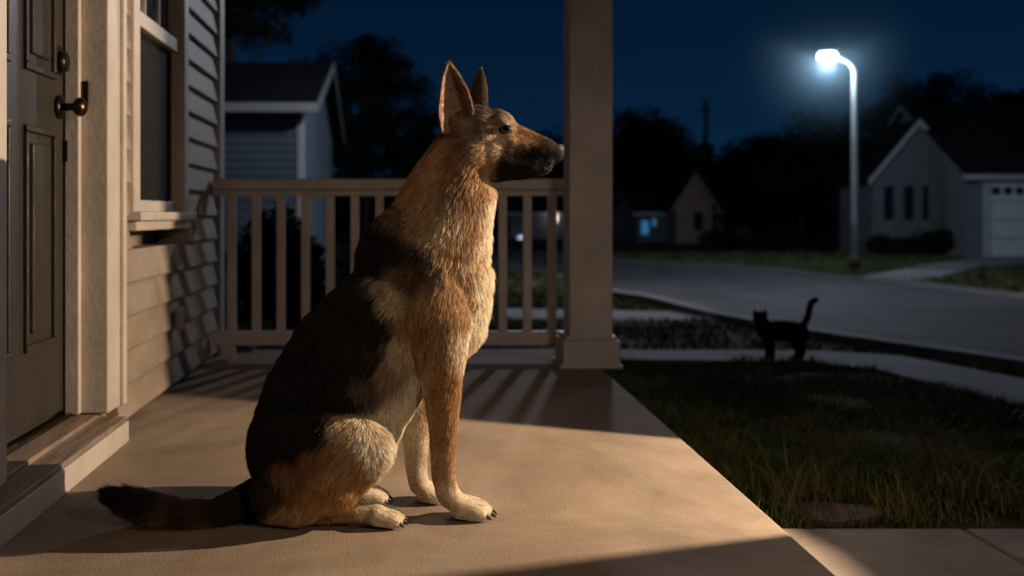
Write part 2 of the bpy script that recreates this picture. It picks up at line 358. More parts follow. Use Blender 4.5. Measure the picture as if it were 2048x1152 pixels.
M_dsid=mat('dim_siding',(0.14,0.16,0.18),0.8,3,0.1)
h1=gable_x('bungalow',xg(1275,50),xg(1352,50),50,56,gz(50),zg(425,50),zg(385,53),M_dsid,0.3)
boxes('lit_window',[(xg(1283,50),xg(1296,50),49.95,49.98,zg(468,50),zg(442,50)),(xg(1305,50),xg(1311,50),49.95,49.98,zg(452,50),zg(438,50))],emis('blue_window',(0.04,0.22,0.42),0.55),h1)
h2=gable_y('cottage',xg(1352,48),xg(1425,48),48,55,gz(48),zg(405,48),zg(352,48),M_brick,0.25,M_brick)
boxes('window_pane',[(xg(1388,48),xg(1405,48),47.95,47.98,zg(460,48),zg(425,48))],M_glass,h2)
h3=gable_x('ranch_house',xg(1432,52),xg(1520,52),52,58,gz(52),zg(420,52),zg(372,55),M_dsid,0.3)
boxes('window_pane',[(xg(1450,52),xg(1470,52),51.95,51.98,zg(465,52),zg(438,52))],M_glass,h3)
h4=gable_x('distant_house',xg(1020,58),xg(1130,58),58,64,gz(58),zg(425,58),zg(385,61),M_dsid,0.3)
ellipsoid('porch_lantern',(xg(1107,57.5),57.5,zg(436,57.5)),(0.26,0.26,0.34),emis('lantern_glow',(1,0.85,0.7),1.8),h4,3)
ellipsoid('path_lantern',(xg(1042,57.5),57.5,zg(478,57.5)),(0.2,0.16,0.2),emis('lantern_glow2',(0.6,0.75,1),1.0),h4,3)

# ---------------------------------------------------------------- trees
def leafquads(cent,rad,n,size,flat=0.8):
    d=rng.normal(size=(n,3)); d/=np.linalg.norm(d,axis=1)[:,None]
    r=rng.random(n)**0.45
    c=np.array(cent)+d*r[:,None]*np.array(rad)
    a=rng.normal(size=(n,3)); a/=np.linalg.norm(a,axis=1)[:,None]
    b=np.cross(a,rng.normal(size=(n,3))); b/=np.linalg.norm(b,axis=1)[:,None]
    s=(size*rng.uniform(.5,1.4,n))[:,None]
    return np.stack([c-a*s,c+b*s*.5,c+a*s,c-b*s*.5],1).reshape(-1,3)
def quadobj(name,V,m,parent=None):
    n=len(V)//4; me=bpy.data.meshes.new(name); me.vertices.add(n*4); me.vertices.foreach_set('co',V.ravel().astype('f'))
    me.loops.add(n*4); me.loops.foreach_set('vertex_index',np.arange(n*4,dtype='i'))
    me.polygons.add(n); me.polygons.foreach_set('loop_start',(np.arange(n)*4).astype('i')); me.update(calc_edges=True)
    return link(name,me,m,parent)
def tree(name,x,y,top,cr,cz,n=6000,leaf=0.14,nclump=26,spread=0.34,limbs=14):
    zb=gz(y); e=empty(name,(x,y,zb))
    tr=0.035*(top-zb)/2
    tube('trunk',[(x,y,zb),(x+.1,y,zb+(cz-zb)*.5),(x-.05,y,cz),(x,y,cz+(top-cz)*.7)],[tr,tr*.8,tr*.55,tr*.15],M_bark,e,9)
    V=[]
    vz=(top-cz)
    for k in range(nclump):
        d=rng.normal(size=3); d/=np.linalg.norm(d); rr=rng.random()**0.4*0.85
        c=np.array([x+d[0]*cr*rr,y+d[1]*cr*rr,cz+d[2]*vz*rr*(1 if d[2]>0 else .7)])
        q=rng.uniform(.55,1.2)*spread*cr
        V.append(leafquads(c,(q,q,q*.75),int(n/nclump),leaf))
        if k<limbs:
            s=Vector((x,y,zb+(cz-zb)*random.uniform(.6,1.1))); en=Vector(c)
            mid=(s+en)/2+Vector((0,0,-0.1*cr))
            tube('limb_%d'%k,[s,mid,en],[tr*.4,tr*.22,tr*.06],M_bark,e,6)
    quadobj('crown',np.concatenate(V),M_leaf,e); return e
tree('oak_tree',-4.6,27,9.5,2.6,6.9,7000,0.10,26)
tree('maple_tree',xg(730,40),40,zg(45,40),3.3,zg(220,40),15000,0.085,60,0.26,26)
tree('elm_tree',xg(650,36),36,zg(110,36),2.6,zg(270,36),10000,0.085,40,0.3)
tree('maple_tree',xg(820,44),44,zg(190,44),2.4,zg(310,44),8000,0.09,34,0.3)
tree('oak_tree',xg(1290,62),62,zg(215,62),3.8,zg(330,62),12000,0.15,40,.36)
tree('oak_tree',xg(1400,58),58,zg(285,58),3.0,zg(380,58),9000,0.14,34,.38)
tree('oak_tree',xg(1480,56),56,zg(290,56),2.8,zg(380,56),9000,0.14,34,.38)
tree('maple_tree',xg(1600,46),46,zg(222,46),3.2,zg(350,46),22000,0.12,50,0.38)
tree('maple_tree',xg(1530,49),49,zg(265,49),2.4,zg(390,49),12000,0.12,34,0.38)
tree('elm_tree',xg(1850,52),52,zg(145,52),3.4,zg(235,52),11000,0.12,46,0.28,20)
tree('elm_tree',xg(1990,54),54,zg(165,54),3.2,zg(240,54),11000,0.12,44,0.28,20)
tree('oak_tree',xg(1760,55),55,zg(200,55),2.8,zg(290,55),9000,0.12,36)
tree('pine_tree',xg(1680,50),50,zg(240,50),2.2,zg(350,50),10000,0.12,36)
V=[]
for k in range(380):
    x=rng.uniform(-95,95); y=rng.uniform(68,95); hgt=rng.uniform(4.0,7.2)+1.2*math.sin(x*.13)
    q=rng.uniform(1.6,3.0)
    V.append(leafquads((x,y,gz(y)+hgt-q),(q,q,q),300,0.26)); V.append(leafquads((x,y,gz(y)+hgt*.35),(q*1.3,q,hgt*.45),140,0.5))
quadobj('distant_trees',np.concatenate(V),M_leaf)
def bush(name,x,y,r,h,n=2600,leaf=0.05):
    V=[leafquads((x+rng.uniform(-.5,.5)*r,y+rng.uniform(-.3,.3)*r,gz(y)+h*rng.uniform(.35,.65)),(r*.6,r*.5,h*.42),n//6,leaf) for _ in range(6)]
    return quadobj(name,np.concatenate(V),M_leaf)
for px,r,h in ((1765,.6,.75),(1805,.55,.6),(1860,.75,.95),(1900,.7,.9),(1925,.6,.8)): bush('shrub',xg(px,33.6),33.6,r,h)
for px,py,r,h in ((1450,500,1,.8),(1560,498,1.2,1.0),(1655,500,1.0,.9)):
    gx,gy=G(px,py); bush('shrub',gx,gy,r,h,2600,0.07)
for px,d,r,h in ((545,7.6,.35,1.0),(590,8.2,.35,.8),(735,14,.7,.8),(900,16,.8,.8)): bush('shrub',xg(px,d),d,r,h,3000,0.04)

up=empty('utility_pole',(xg(1412,64),64,gz(64)))
tube('pole',[(xg(1412,64),64,gz(64)),(xg(1412,64),64,zg(200,64))],[0.2,0.13],M_bark,up,8)
boxes('crossarm',[(xg(1412,64)-0.45,xg(1412,64)+0.45,63.9,64.1,zg(222,64),zg(218,64))],M_bark,up)

# ---------------------------------------------------------------- street lamp, and an added one hidden by the column
D=25.5; lx=xg(1710,D); gl=gz(D)
sl=empty('hidden_fill_lamp',(lx,D,gl)); zt=zg(150,D)
pts=[(lx,D,gl),(lx,D,0.5),(lx,D,2.5),(lx,D,zt-0.1)]; rad=[0.10,0.095,0.085,0.075]
for a in np.linspace(0.1,1,7):
    an=a*math.pi/2*0.9; R=0.42
    pts.append((lx-R*(1-math.cos(an)),D,zt+R*math.sin(an))); rad.append(0.07-0.03*a)
hx=xg(1655,D); hz=zg(113,D)
pts.append((hx+0.25,D,hz+0.06)); rad.append(0.04)
tube('pole',pts,rad,M_pole,sl,14)
tube('pole_foot',[(lx,D,gl),(lx,D,gl+0.35)],[0.16,0.13],M_bark,sl,14)
ellipsoid('lamp_housing',(hx,D,hz+0.13),(0.28,0.15,0.05),M_pole,sl,3)
M_lens=emis('lamp_lens_glow',(0.70,0.90,1.0),14)
ellipsoid('lamp_lens',(hx,D,hz+0.0),(0.25,0.17,0.16),M_lens,sl,3)
def plight(name,loc,power,col,size,parent):
    ld=bpy.data.lights.new(name,'POINT'); ld.energy=power; ld.color=col; ld.shadow_soft_size=size
    lo=bpy.data.objects.new(name,ld); lo.location=loc; COL.objects.link(lo); adopt(lo,parent); return lo
plight('bulb',(hx,D,hz-0.20),420,(0.66,0.84,1.0),0.03,sl)
D2=15.0; lx2=xg(1179,D2); g2=gz(D2)
fill_lamp=empty('hidden_fill_lamp',(lx2,D2,g2))  # added lamp, hidden behind the porch column, to light road and lawn
tube('pole',[(lx2,D2,g2),(lx2,D2,5.0)],[0.08,0.055],M_pole,fill_lamp,14)
tube('lamp_head',[(lx2,D2,5.0),(lx2,D2,5.06),(lx2,D2,5.12)],[0.06,0.16,0.17],M_pole,fill_lamp,16)
ellipsoid('lamp_lens',(lx2,D2,5.28),(0.15,0.15,0.15),M_lens,fill_lamp,3)
tube('lamp_cap',[(lx2,D2,5.44),(lx2,D2,5.52)],[0.2,0.04],M_pole,fill_lamp,16)
plight('bulb',(lx2+0.36,D2+0.05,5.2),800,(0.86,0.89,1.0),0.18,fill_lamp)
hm=bpy.data.materials.new('lamp_halo_mist'); hm.use_nodes=True  # scattering sphere added around the lamp head to make its halo
N=hm.node_tree.nodes; L=hm.node_tree.links; N.remove(N['Principled BSDF'])
vs=N.new('ShaderNodeVolumeScatter'); vs.inputs['Color'].default_value=(0.6,0.85,1,1)
tc=N.new('ShaderNodeTexCoord'); ln=N.new('ShaderNodeVectorMath'); ln.operation='LENGTH'; L.new(tc.outputs['Object'],ln.inputs[0])
mr=N.new('ShaderNodeMapRange'); mr.interpolation_type='LINEAR'; mr.inputs['From Min'].default_value=0; mr.inputs['From Max'].default_value=2.8; mr.inputs['To Min'].default_value=1; mr.inputs['To Max'].default_value=0
pw=N.new('ShaderNodeMath'); pw.operation='POWER'; pw.inputs[1].default_value=2.4
ml_=N.new('ShaderNodeMath'); ml_.operation='MULTIPLY'; ml_.inputs[1].default_value=0.06
L.new(ln.outputs['Value'],mr.inputs['Value']); L.new(mr.outputs[0],pw.inputs[0]); L.new(pw.outputs[0],ml_.inputs[0]); L.new(ml_.outputs[0],vs.inputs['Density']); L.new(vs.outputs[0],N['Material Output'].inputs['Volume'])
v,f=ico(3); o=pymesh('lamp_halo_mist',(v*2.85).tolist(),f.tolist(),hm); o.location=(hx,D,hz)

# ---------------------------------------------------------------- animals
class Blob:
    def __init__(s): s.V=[];s.F=[];s.n=0
    def add(s,c,ax,rot=0,sub=4):
        v,f=ico(sub); v=v*np.array(ax); ca,sa=math.cos(rot),math.sin(rot)
        v=np.stack([v[:,0]*ca-v[:,2]*sa,v[:,1],v[:,0]*sa+v[:,2]*ca],1)+np.array(c)
        s.V.append(v); s.F.append(f+s.n); s.n+=len(v)
    def e(s,px,py,rx,rz,ry,d,rot=0):
        k=d/F; s.add(P(px,py,d),(rx*k,ry*k,rz*k),math.radians(rot))
    def chain(s,nodes,step=0.22):
        for a,b in zip(nodes[:-1],nodes[1:]):
            pa=P(a[0],a[1],a[4]);pb=P(b[0],b[1],b[4]); ka=a[4]/F;kb=b[4]/F
            L=(pb-pa).length; n=max(2,int(L/(step*min(a[2]*ka,b[2]*kb)))+1)
            for t in np.linspace(0,1,n):
                r=a[2]*ka*(1-t)+b[2]*kb*t; l=a[3]*ka*(1-t)+b[3]*kb*t
                s.add(pa.lerp(pb,t),(r,l,r),0,3)
    def mesh(s,name,voxel,smooth):
        me=bpy.data.meshes.new(name+'_raw'); V=np.concatenate(s.V);Fc=np.concatenate(s.F)
        me.from_pydata(V.tolist(),[],Fc.tolist()); o=bpy.data.objects.new(name+'_raw',me); COL.objects.link(o)
        r=o.modifiers.new('r','REMESH'); r.mode='VOXEL'; r.voxel_size=voxel; r.use_smooth_shade=True
        sm=o.modifiers.new('s','SMOOTH'); sm.factor=0.5; sm.iterations=smooth
        dg=bpy.context.evaluated_depsgraph_get(); ev=o.evaluated_get(dg); out=bpy.data.meshes.new_from_object(ev)
        bpy.data.objects.remove(o); out.name=name; return out

B=Blob(); c=2.19
B.chain([(628,888,130,124,c),(666,820,143,130,c),(718,730,142,126,c),(782,652,130,116,c),(842,600,128,106,c),(858,592,120,100,c)])
B.chain([(842,600,128,106,c),(832,530,118,96,c),(868,470,98,82,c),(888,410,86,70,c),(905,360,72,60,c),(925,312,62,56,c)])
B.chain([(872,560,108,92,c),(884,640,86,78,c),(880,690,53,60,c)])
B.chain([(885,500,90,78,c),(905,440,74,62,c),(925,390,60,52,c)])
yn=2.125
B.chain([(848,560,70,46,yn+.000),(868,640,72,60,yn-.014),(878,700,54,54,yn-.014),(882,755,40,38,yn-.004),(886,800,34,32,yn),(887,860,28,27,yn),(886,905,25,25,yn),(886,950,23,24,yn+.005),(896,990,23,24,yn+.01),(920,1010,20,27,yn+.012)])
B.e(850,745,24,28,24,yn-.006)
for j,dy in enumerate((-0.030,-0.011,0.010,0.029)):
    dd=2.137+dy; ext=(0,10,12,2)[j]
    k=dd/F
    B.chain([(918+ext,VY+F*(H-0.026)/dd,18,14,dd),(948+ext,VY+F*(H-0.019)/dd,17,12.5,dd),(962+ext,VY+F*(H-0.014)/dd,12.5,10.5,dd)])
yf=2.265
B.chain([(850,600,60,36,yf-.01),(850,700,50,38,yf),(838,780,35,31,yf),(833,860,27,25,yf),(832,935,21,21,yf),(838,968,20,22,yf),(852,982,18,24,yf)])
for j,dy in enumerate((-0.028,-0.010,0.010,0.028)):
    dd=yf-0.005+dy; ext=(0,6,8,0)[j]
    B.chain([(850+ext,VY+F*(H-0.024)/dd,16,13,dd),(872+ext,VY+F*(H-0.016)/dd,13,11,dd)])
for yy,far in ((2.075,0),(2.305,1)):
    def q(px,py):
        p=P(px,py,2.075); return ((p.x*F/yy)+VX, VY+(H-p.z)*F/yy)
    def ch(l): B.chain([(*q(a,b),r*2.075/yy,la*2.075/yy,yy+dy) for a,b,r,la,dy in l])
    sg=-1 if far else 1
    ch([(600,908,84,58,.0),(650,910,88,64,-.012*sg),(700,897,70,56,-.018*sg),(738,897,46,42,-.018*sg)])
    ch([(620,945,88,56,0),(660,960,66,52,-.014*sg)])
    ch([(738,902,44,38,-.014*sg),(705,945,45,38,-.012*sg),(650,985,42,34,-.012*sg),(600,1012,36,28,-.012*sg)])
    ch([(560,990,52,45,.01*sg),(600,1010,36,32,-.005*sg)])
yh=2.085
def paw(xa,xb,dd0,r):
    B.chain([(xa,VY+F*(H-0.030)/dd0,r+5,r+3,dd0),((xa+xb)/2,VY+F*(H-0.026)/dd0,r,r,dd0),(xb,VY+F*(H-0.026)/dd0,r+2,r+6,dd0)])
    for j,dy in enumerate((-0.028,-0.010,0.009,0.027)):
        dd=dd0+dy; ext=(0,8,10,2)[j]
        B.chain([(xb+ext,VY+F*(H-0.024)/dd,17,13,dd),(xb+26+ext,VY+F*(H-0.018)/dd,15,12,dd),(xb+38+ext,VY+F*(H-0.014)/dd,11,10,dd)])
paw(600,752,yh,20); paw(620,722,2.245,18)
B.chain([(545,975,42,40,2.17),(500,1005,34,33,2.13),(440,1028,24,25,2.10),(380,1034,23,24,2.085),(320,1025,24,25,2.08),(265,1006,20,20,2.08),(225,992,9,9,2.08)])
B.e(948,266,64,56,58,c); B.e(990,258,44,40,42,c,-10); B.e(938,308,58,50,60,c)
B.e(975,300,50,50,50,c)
B.chain([(985,298,54,46,c),(1030,306,44,36,c),(1062,313,36,31,c)]); 
B.chain([(1062,305,30,31,c),(1092,307,25,27,c),(1108,307,21,23,c)])
B.chain([(1000,336,26,36,c),(1045,339,20,27,c),(1085,337,14,19,c),(1094,335,11,15,c)])
B.chain([(1020,261,18,20,c),(1060,275,14,17,c),(1100,290,12,14,c)])
for s in (-1,1):
    B.e(1002,244,20,11,16,c+s*0.038,-25)
    B.e(1016,278,18,10,14,c+s*0.035,-20)
    B.e(915,250,28,20,16,c+s*0.038)
    B.chain([(1010,328,14,10,c+s*0.035),(1060,330,12,9,c+s*0.027),(1098,322,9,8,c+s*0.018)])
me=B.mesh('dog_body',0.0050,4)
dog=empty('german_shepherd_dog',(0,2.19,0))
def ear(L,R,d0,cup,name,sgn,bz):
    V=[];nu,nv=13,16
    for jv in range(nv):
        v=jv/(nv-1); pl=np.array([np.interp(v,[q[2] for q in L],[q[i] for q in L]) for i in (0,1)]); pr=np.array([np.interp(v,[q[2] for q in R],[q[i] for q in R]) for i in (0,1)])
        for ju in range(nu):
            u=ju/(nu-1)*2-1; p=pl*(1-(u+1)/2)+pr*((u+1)/2)
            w=abs(pr[0]-pl[0])/60
            dep=d0+bz*(v)+sgn*cup*(1-u*u)*w + sgn*0.012*u*w
            V.append(P(p[0],p[1],dep))
    Fc=[[j*nu+i,j*nu+i+1,(j+1)*nu+i+1,(j+1)*nu+i] for j in range(nv-1) for i in range(nu-1)]
    m=bpy.data.meshes.new(name); m.from_pydata([tuple(x) for x in V],[],Fc); return m
earN=ear([(884,268,0),(876,225,.25),(880,185,.55),(885,150,.82),(895,126,1)],[(940,268,0),(948,222,.25),(938,183,.55),(918,148,.82),(901,125,1)],2.122,0.034,'near_ear',1,0.0)
earF=ear([(938,245,0),(934,215,.25),(943,180,.55),(953,155,.82),(961,138,1)],[(976,245,0),(975,212,.25),(974,182,.55),(970,158,.82),(964,138,1)],2.245,0.02,'far_ear',-1,0.012)

K=dict(dark=(.013,.010,.009),db=(.045,.030,.020),br=(.16,.10,.058),tan=(.52,.335,.175),ora=(.52,.31,.14),rus=(.31,.165,.072),
 crm=(.82,.70,.54),gt=(.38,.29,.20),bk=(.006,.005,.005),lt=(.68,.52,.34),grb=(.16,.12,.084))
CP=[(950,222,'grb'),(985,228,'grb'),(1012,238,'gt'),(930,262,'gt'),(900,255,'rus'),(962,262,'grb'),(985,250,'gt'),(940,290,'gt'),(960,312,'tan'),(985,290,'lt'),(1000,280,'lt'),(1035,266,'rus'),(1060,279,'rus'),(1090,291,'db'),
(1020,300,'br'),(1040,306,'db'),(1070,310,'bk'),(1100,318,'bk'),(1045,332,'bk'),(1020,335,'bk'),(1045,350,'bk'),(1012,352,'bk'),(1085,350,'bk'),(1060,326,'bk'),(975,335,'tan'),(985,365,'lt'),(950,345,'tan'),(920,290,'rus'),(903,315,'rus'),(915,355,'rus'),(885,300,'tan'),(870,340,'tan'),
(850,400,'tan'),(895,400,'gt'),(935,395,'rus'),(960,370,'ora'),(985,400,'crm'),(975,440,'crm'),(980,480,'crm'),(940,450,'tan'),(895,450,'lt'),(845,440,'tan'),(805,445,'br'),(865,475,'lt'),(785,480,'dark'),(760,500,'dark'),(840,508,'db'),(900,505,'tan'),(945,515,'lt'),(970,540,'crm'),
(980,590,'crm'),(960,640,'crm'),(935,690,'crm'),(905,560,'tan'),(865,540,'br'),(850,600,'ora'),(905,620,'tan'),(870,690,'tan'),(815,560,'br'),(790,590,'lt'),(770,570,'gt'),(730,540,'dark'),(700,580,'dark'),(700,640,'dark'),(755,650,'dark'),(735,600,'dark'),(650,620,'dark'),
(810,690,'lt'),(830,640,'ora'),(815,760,'crm'),(785,730,'gt'),(720,720,'dark'),(650,720,'dark'),(600,700,'dark'),(765,800,'crm'),(700,780,'dark'),(640,780,'dark'),(620,800,'dark'),(560,800,'dark'),(540,870,'dark'),(505,920,'dark'),(580,850,'dark'),(640,835,'dark'),(700,832,'lt'),(740,850,'crm'),(770,880,'crm'),
(780,915,'crm'),(700,885,'tan'),(720,920,'ora'),(650,880,'rus'),(650,930,'ora'),(600,930,'rus'),(555,950,'db'),(510,1000,'dark'),(620,1000,'tan'),(570,1035,'lt'),(680,980,'ora'),(740,950,'tan'),(886,760,'ora'),(890,850,'ora'),(890,930,'tan'),(905,1000,'crm'),(950,1015,'crm'),
(700,1040,'tan'),(780,1035,'crm'),(480,1005,'dark'),(460,1045,'br'),(400,1045,'tan'),(400,1012,'db'),(330,992,'dark'),(320,1045,'tan'),(360,1030,'br'),(225,990,'bk'),(262,1000,'bk'),(830,850,'crm'),(832,920,'crm'),(860,990,'crm'),(745,995,'crm'),(745,690,'db'),(735,760,'grb')]
cpx=np.array([[a,b] for a,b,_ in CP],float); cpc=np.array([K[q] for *_,q in CP])
FL=[(1100,310,-1,.1,3,.15),(1050,300,-1,.2,4,.15),(1050,345,-1,-.1,5,.2),(1000,250,-1,.35,6,.15),(950,225,-1,.1,7,.15),(960,300,-1,-.3,11,.2),(930,340,-.7,-.8,20,.22),(890,290,-.8,-.6,15,.22),(860,350,-.6,-1,23,.2),(900,400,-.3,-1,26,.22),
(980,400,.05,-1,26,.3),(975,500,.0,-1,28,.3),(980,600,-.1,-1,26,.3),(820,450,-.7,-1,25,.2),(850,550,-.5,-1,20,.16),(900,600,-.1,-1,18,.15),(740,520,-.8,-.8,24,.18),(700,620,-.7,-1,21,.16),(780,700,-.6,-1,22,.18),(600,720,-.5,-1,22,.16),
(650,820,-.4,-1,20,.16),(800,780,-.1,-1,32,.32),(540,850,-.3,-1,20,.18),(600,900,-.4,-1,18,.16),(700,860,-.6,-.9,17,.18),(770,890,.3,-.9,22,.4),(650,960,-.4,-1,18,.2),(510,950,-.1,-1,24,.25),(560,1030,-.6,-.5,22,.25),(720,970,-.6,-.8,14,.2),
(880,700,-.1,-1,16,.16),(860,790,-.5,-1,14,.3),(888,830,-.2,-1,8,.12),(888,930,-.1,-1,5.5,.12),(910,1000,.7,-.6,5,.15),(960,1015,1,-.4,4,.15),(832,850,-.1,-1,10,.2),(832,930,0,-1,7,.15),(860,985,.8,-.5,5,.15),(700,1035,1,-.2,6,.15),(780,1035,1,-.3,4,.15),(745,995,1,-.3,4,.15),
(500,1010,-1,-.3,28,.25),(420,1035,-1,0,40,.3),(330,1025,-1,.2,42,.34),(260,1005,-1,.3,40,.3),(220,992,-1,.25,32,.2)]
FA=np.array(FL,float)
def toPX(p): return np.stack([VX+F*p[:,0]/2.15,VY-F*(p[:,2]-H)/2.15],1)
def colorfield(p,jit=0.0):
    q=toPX(p)
    nn=np.array([noise.noise_vector(Vector((a*14,b*14,c_*9))) for a,b,c_ in p])
    n2=np.array([noise.noise(Vector((a*45,b*45,c_*18))) for a,b,c_ in p])
    hw=np.clip((1000-q[:,0])/80,0.3,1)[:,None]
    q=q+(nn[:,[0,2]]*14+n2[:,None]*9+rng.normal(size=q.shape)*jit)*hw
    d=((q[:,None,:]-cpx[None])**2).sum(2); w=1/(d+90)**3.4
    col=(w@cpc)/w.sum(1)[:,None]
    return col*(1+0.25*n2)[:,None]
def flowfield(p):
    q=toPX(p); d=((q[:,None,:]-FA[None,:,:2])**2).sum(2); w=1/(d+300)**2; w/=w.sum(1)[:,None]
    r=w@FA[:,2:]
    nn=np.array([noise.noise(Vector((a*9+5,b*9,c_*9))) for a,b,c_ in p])*0.35
    ca,sa=np.cos(nn),np.sin(nn); x=r[:,0]*ca-r[:,1]*sa; z=r[:,0]*sa+r[:,1]*ca
    return np.stack([x,np.zeros(len(p)),z],1), r[:,2]/1000, r[:,3]
def chunks(fn,p,n=20000):
    r=[fn(p[i:i+n]) for i in range(0,len(p),n)]
    if isinstance(r[0],tuple): return tuple(np.concatenate([a[k] for a in r]) for k in range(len(r[0])))
    return np.concatenate(r)
vc=np.empty(len(me.vertices)*3,'f'); me.vertices.foreach_get('co',vc); vc=vc.reshape(-1,3).astype(float)
vc[:,2]=np.maximum(vc[:,2],0.001); me.vertices.foreach_set('co',vc.ravel().astype('f')); me.update()
cols=chunks(colorfield,vc)
at=me.attributes.new('col','FLOAT_COLOR','POINT'); cc=np.ones((len(vc),4),'f'); cc[:,:3]=cols; at.data.foreach_set('color',cc.ravel())
M_skin=attrmat('dog_coat_skin',0.8,0.6,0.1)
body=link('body',me,M_skin,dog,True)
M_earin=mat('ear_skin',(0.33,0.195,0.145),0.65,45,0.35,0.3,200)
for em in (earN,earF):
    o=link('ear',em,M_earin,dog,True); sd=o.modifiers.new('s','SOLIDIFY'); sd.thickness=0.004; sd.offset=0
    ss=o.modifiers.new('ss','SUBSURF'); ss.levels=1; ss.render_levels=1
bvh=BVHTree.FromPolygons([tuple(v) for v in vc],[list(p.vertices) for p in me.polygons])
cam=Vector((0,0,H))
def hit(px,py):
    d=(P(px,py,2.0)-cam).normalized(); h=bvh.ray_cast(cam,d); return h[0],h[1]
M_eye=mat('dog_eye',(0.006,0.004,0.003),0.05,40,0.3,spec=0.9); M_nose=mat('dog_nose',(0.008,0.007,0.007),0.38,60,0.3,0.6,300,spec=0.4)
M_lid=mat('dog_eyelid',(0.008,0.007,0.006),0.5,20,0.2,spec=0.3)
M_iris=mat('dog_iris',(0.07,0.028,0.010),0.08,60,0.3,spec=0.8)
eyep,en=hit(1009,258)
if eyep is None: eyep=P(1009,258,2.13); en=Vector((0.2,-1,0.2))
for s in (1,-1):
    ep=Vector(eyep); 
    if s<0: ep.y=2*2.19-ep.y
    sy=-1*s
    ellipsoid('eyelid',ep+Vector((0,-sy*0.003,0)),(0.0180,0.0090,0.0120),M_lid,dog,4)
    ellipsoid('eye',ep+Vector((0.001,sy*0.000,0)),(0.0120,0.0098,0.0104),M_iris,dog,4)
    ellipsoid('pupil',ep+Vector((0.003,sy*0.0058,0.0005)),(0.0082,0.0046,0.0080),M_eye,dog,4)
NB=Blob(); k=c/F
NB.e(1112,300,17,13,18,c); NB.e(1117,296,11,9,15,c); NB.e(1110,309,12,10,11,c)
for s in (-1,1): NB.e(1108,302,12,9,8,c+s*0.014)
nm=NB.mesh('nose',0.002,3); link('nose',nm,M_nose,dog,True)
for s in (-1,1): ellipsoid('nostril',P(1120,302,c+s*0.0125),(0.0045,0.004,0.0032),M_lid,dog,3)
M_claw=mat('dog_claw',(0.02,0.017,0.015),0.4,20,0.3)
def claws(base_x,dd0,dys,exts):
    for j,dy in enumerate(dys):
        dd=dd0+dy; a=P(base_x+exts[j],VY+F*(H-0.014)/dd,dd); tube('claw',[a,a+Vector((0.010,0,-0.003)),a+Vector((0.016,0,-0.010))],[0.005,0.004,0.001],M_claw,dog,8)
claws(967,2.137,(-0.030,-0.011,0.010,0.029),(0,10,12,2))
claws(879,2.26,(-0.028,-0.010,0.010,0.028),(0,6,8,0))
claws(792,yh,(-0.028,-0.010,0.009,0.027),(0,8,10,2)); claws(762,2.245,(-0.028,-0.010,0.009,0.027),(0,8,10,2))

def sample(mesh,n):
    mesh.calc_loop_triangles(); nt=len(mesh.loop_triangles)
    ti=np.empty(nt*3,'i'); mesh.loop_triangles.foreach_get('vertices',ti); ti=ti.reshape(-1,3)
    co=np.empty(len(mesh.vertices)*3,'f'); mesh.vertices.foreach_get('co',co); co=co.reshape(-1,3).astype(float)
    no=np.empty(len(mesh.vertices)*3,'f'); mesh.vertices.foreach_get('normal',no); no=no.reshape(-1,3).astype(float)
    a,b,c_=co[ti[:,0]],co[ti[:,1]],co[ti[:,2]]; ar=np.linalg.norm(np.cross(b-a,c_-a),axis=1)
    t=rng.choice(nt,n,p=ar/ar.sum()); u=rng.random(n);v=rng.random(n); f=u+v>1; u[f]=1-u[f]; v[f]=1-v[f]; w=1-u-v
    p=co[ti[t,0]]*w[:,None]+co[ti[t,1]]*u[:,None]+co[ti[t,2]]*v[:,None]
    m=no[ti[t,0]]*w[:,None]+no[ti[t,1]]*u[:,None]+no[ti[t,2]]*v[:,None]; m/=np.linalg.norm(m,axis=1)[:,None]+1e-9
    return p,m
def fur(name,p,nrm,col,flow,length,lift,rad,parent,clump=0.42,ncl=16000,minz=0.0015):
    n=len(p); tang=flow-nrm*(flow*nrm).sum(1)[:,None]; tang/=np.linalg.norm(tang,axis=1)[:,None]+1e-6
    jit=rng.normal(size=(n,3))*0.12
    d=tang+nrm*lift[:,None]+jit; d/=np.linalg.norm(d,axis=1)[:,None]
    ln=length*rng.uniform(.65,1.2,n)
    ci=rng.choice(n,min(ncl,n//4),replace=False); kd=kdtree.KDTree(len(ci))
    for i,k in enumerate(ci): kd.insert(p[k],i)
    kd.balance(); idx=np.array([kd.find(q)[1] for q in p]); ck=ci[idx]
    T=[0,.33,.67,1.0]; out=np.zeros((n,4,3))
    for j,t in enumerate(T):
        q=p+d*(ln*t)[:,None]+nrm*(ln*0.08*math.sin(t*2.6))[:,None]
        q[:,2]-=ln*0.10*t*t
        cl=p[ck]+d[ck]*(length[ck]*t)[:,None]
        w=clump*t**1.5
        q=q*(1-w)+(cl+(q-cl)*0.15)*w
        q[:,2]=np.maximum(q[:,2],minz); out[:,j]=q
    cu=bpy.data.hair_curves.new(name); cu.add_curves([4]*n)
    cu.attributes['position'].data.foreach_set('vector',out.reshape(-1).astype('f'))
    ra=cu.attributes.get('radius') or cu.attributes.new('radius','FLOAT','POINT')
    ra.data.foreach_set('value',(np.tile(np.array([1,.9,.65,.15]),n)*np.repeat(rad,4)).astype('f'))
    ca=cu.attributes.new('col','FLOAT_COLOR','POINT')
    clr=rng.uniform(.80,1.2,n)[ck]; rr=rng.uniform(.75,1.3,n)*clr
    c4=np.ones((n,4,4)); grad=np.array([.6,.88,1.05,1.2])
    c4[:,:,:3]=col[:,None,:]*rr[:,None,None]*grad[None,:,None]
    ca.data.foreach_set('color',np.clip(c4,0,.9).astype('f').ravel())
    cu.materials.append(M_fur); o=bpy.data.objects.new(name,cu); COL.objects.link(o); adopt(o,parent); return o
M_fur=attrmat('dog_fur',0.5,1.0,0.25)
p,nrm=sample(me,300000)
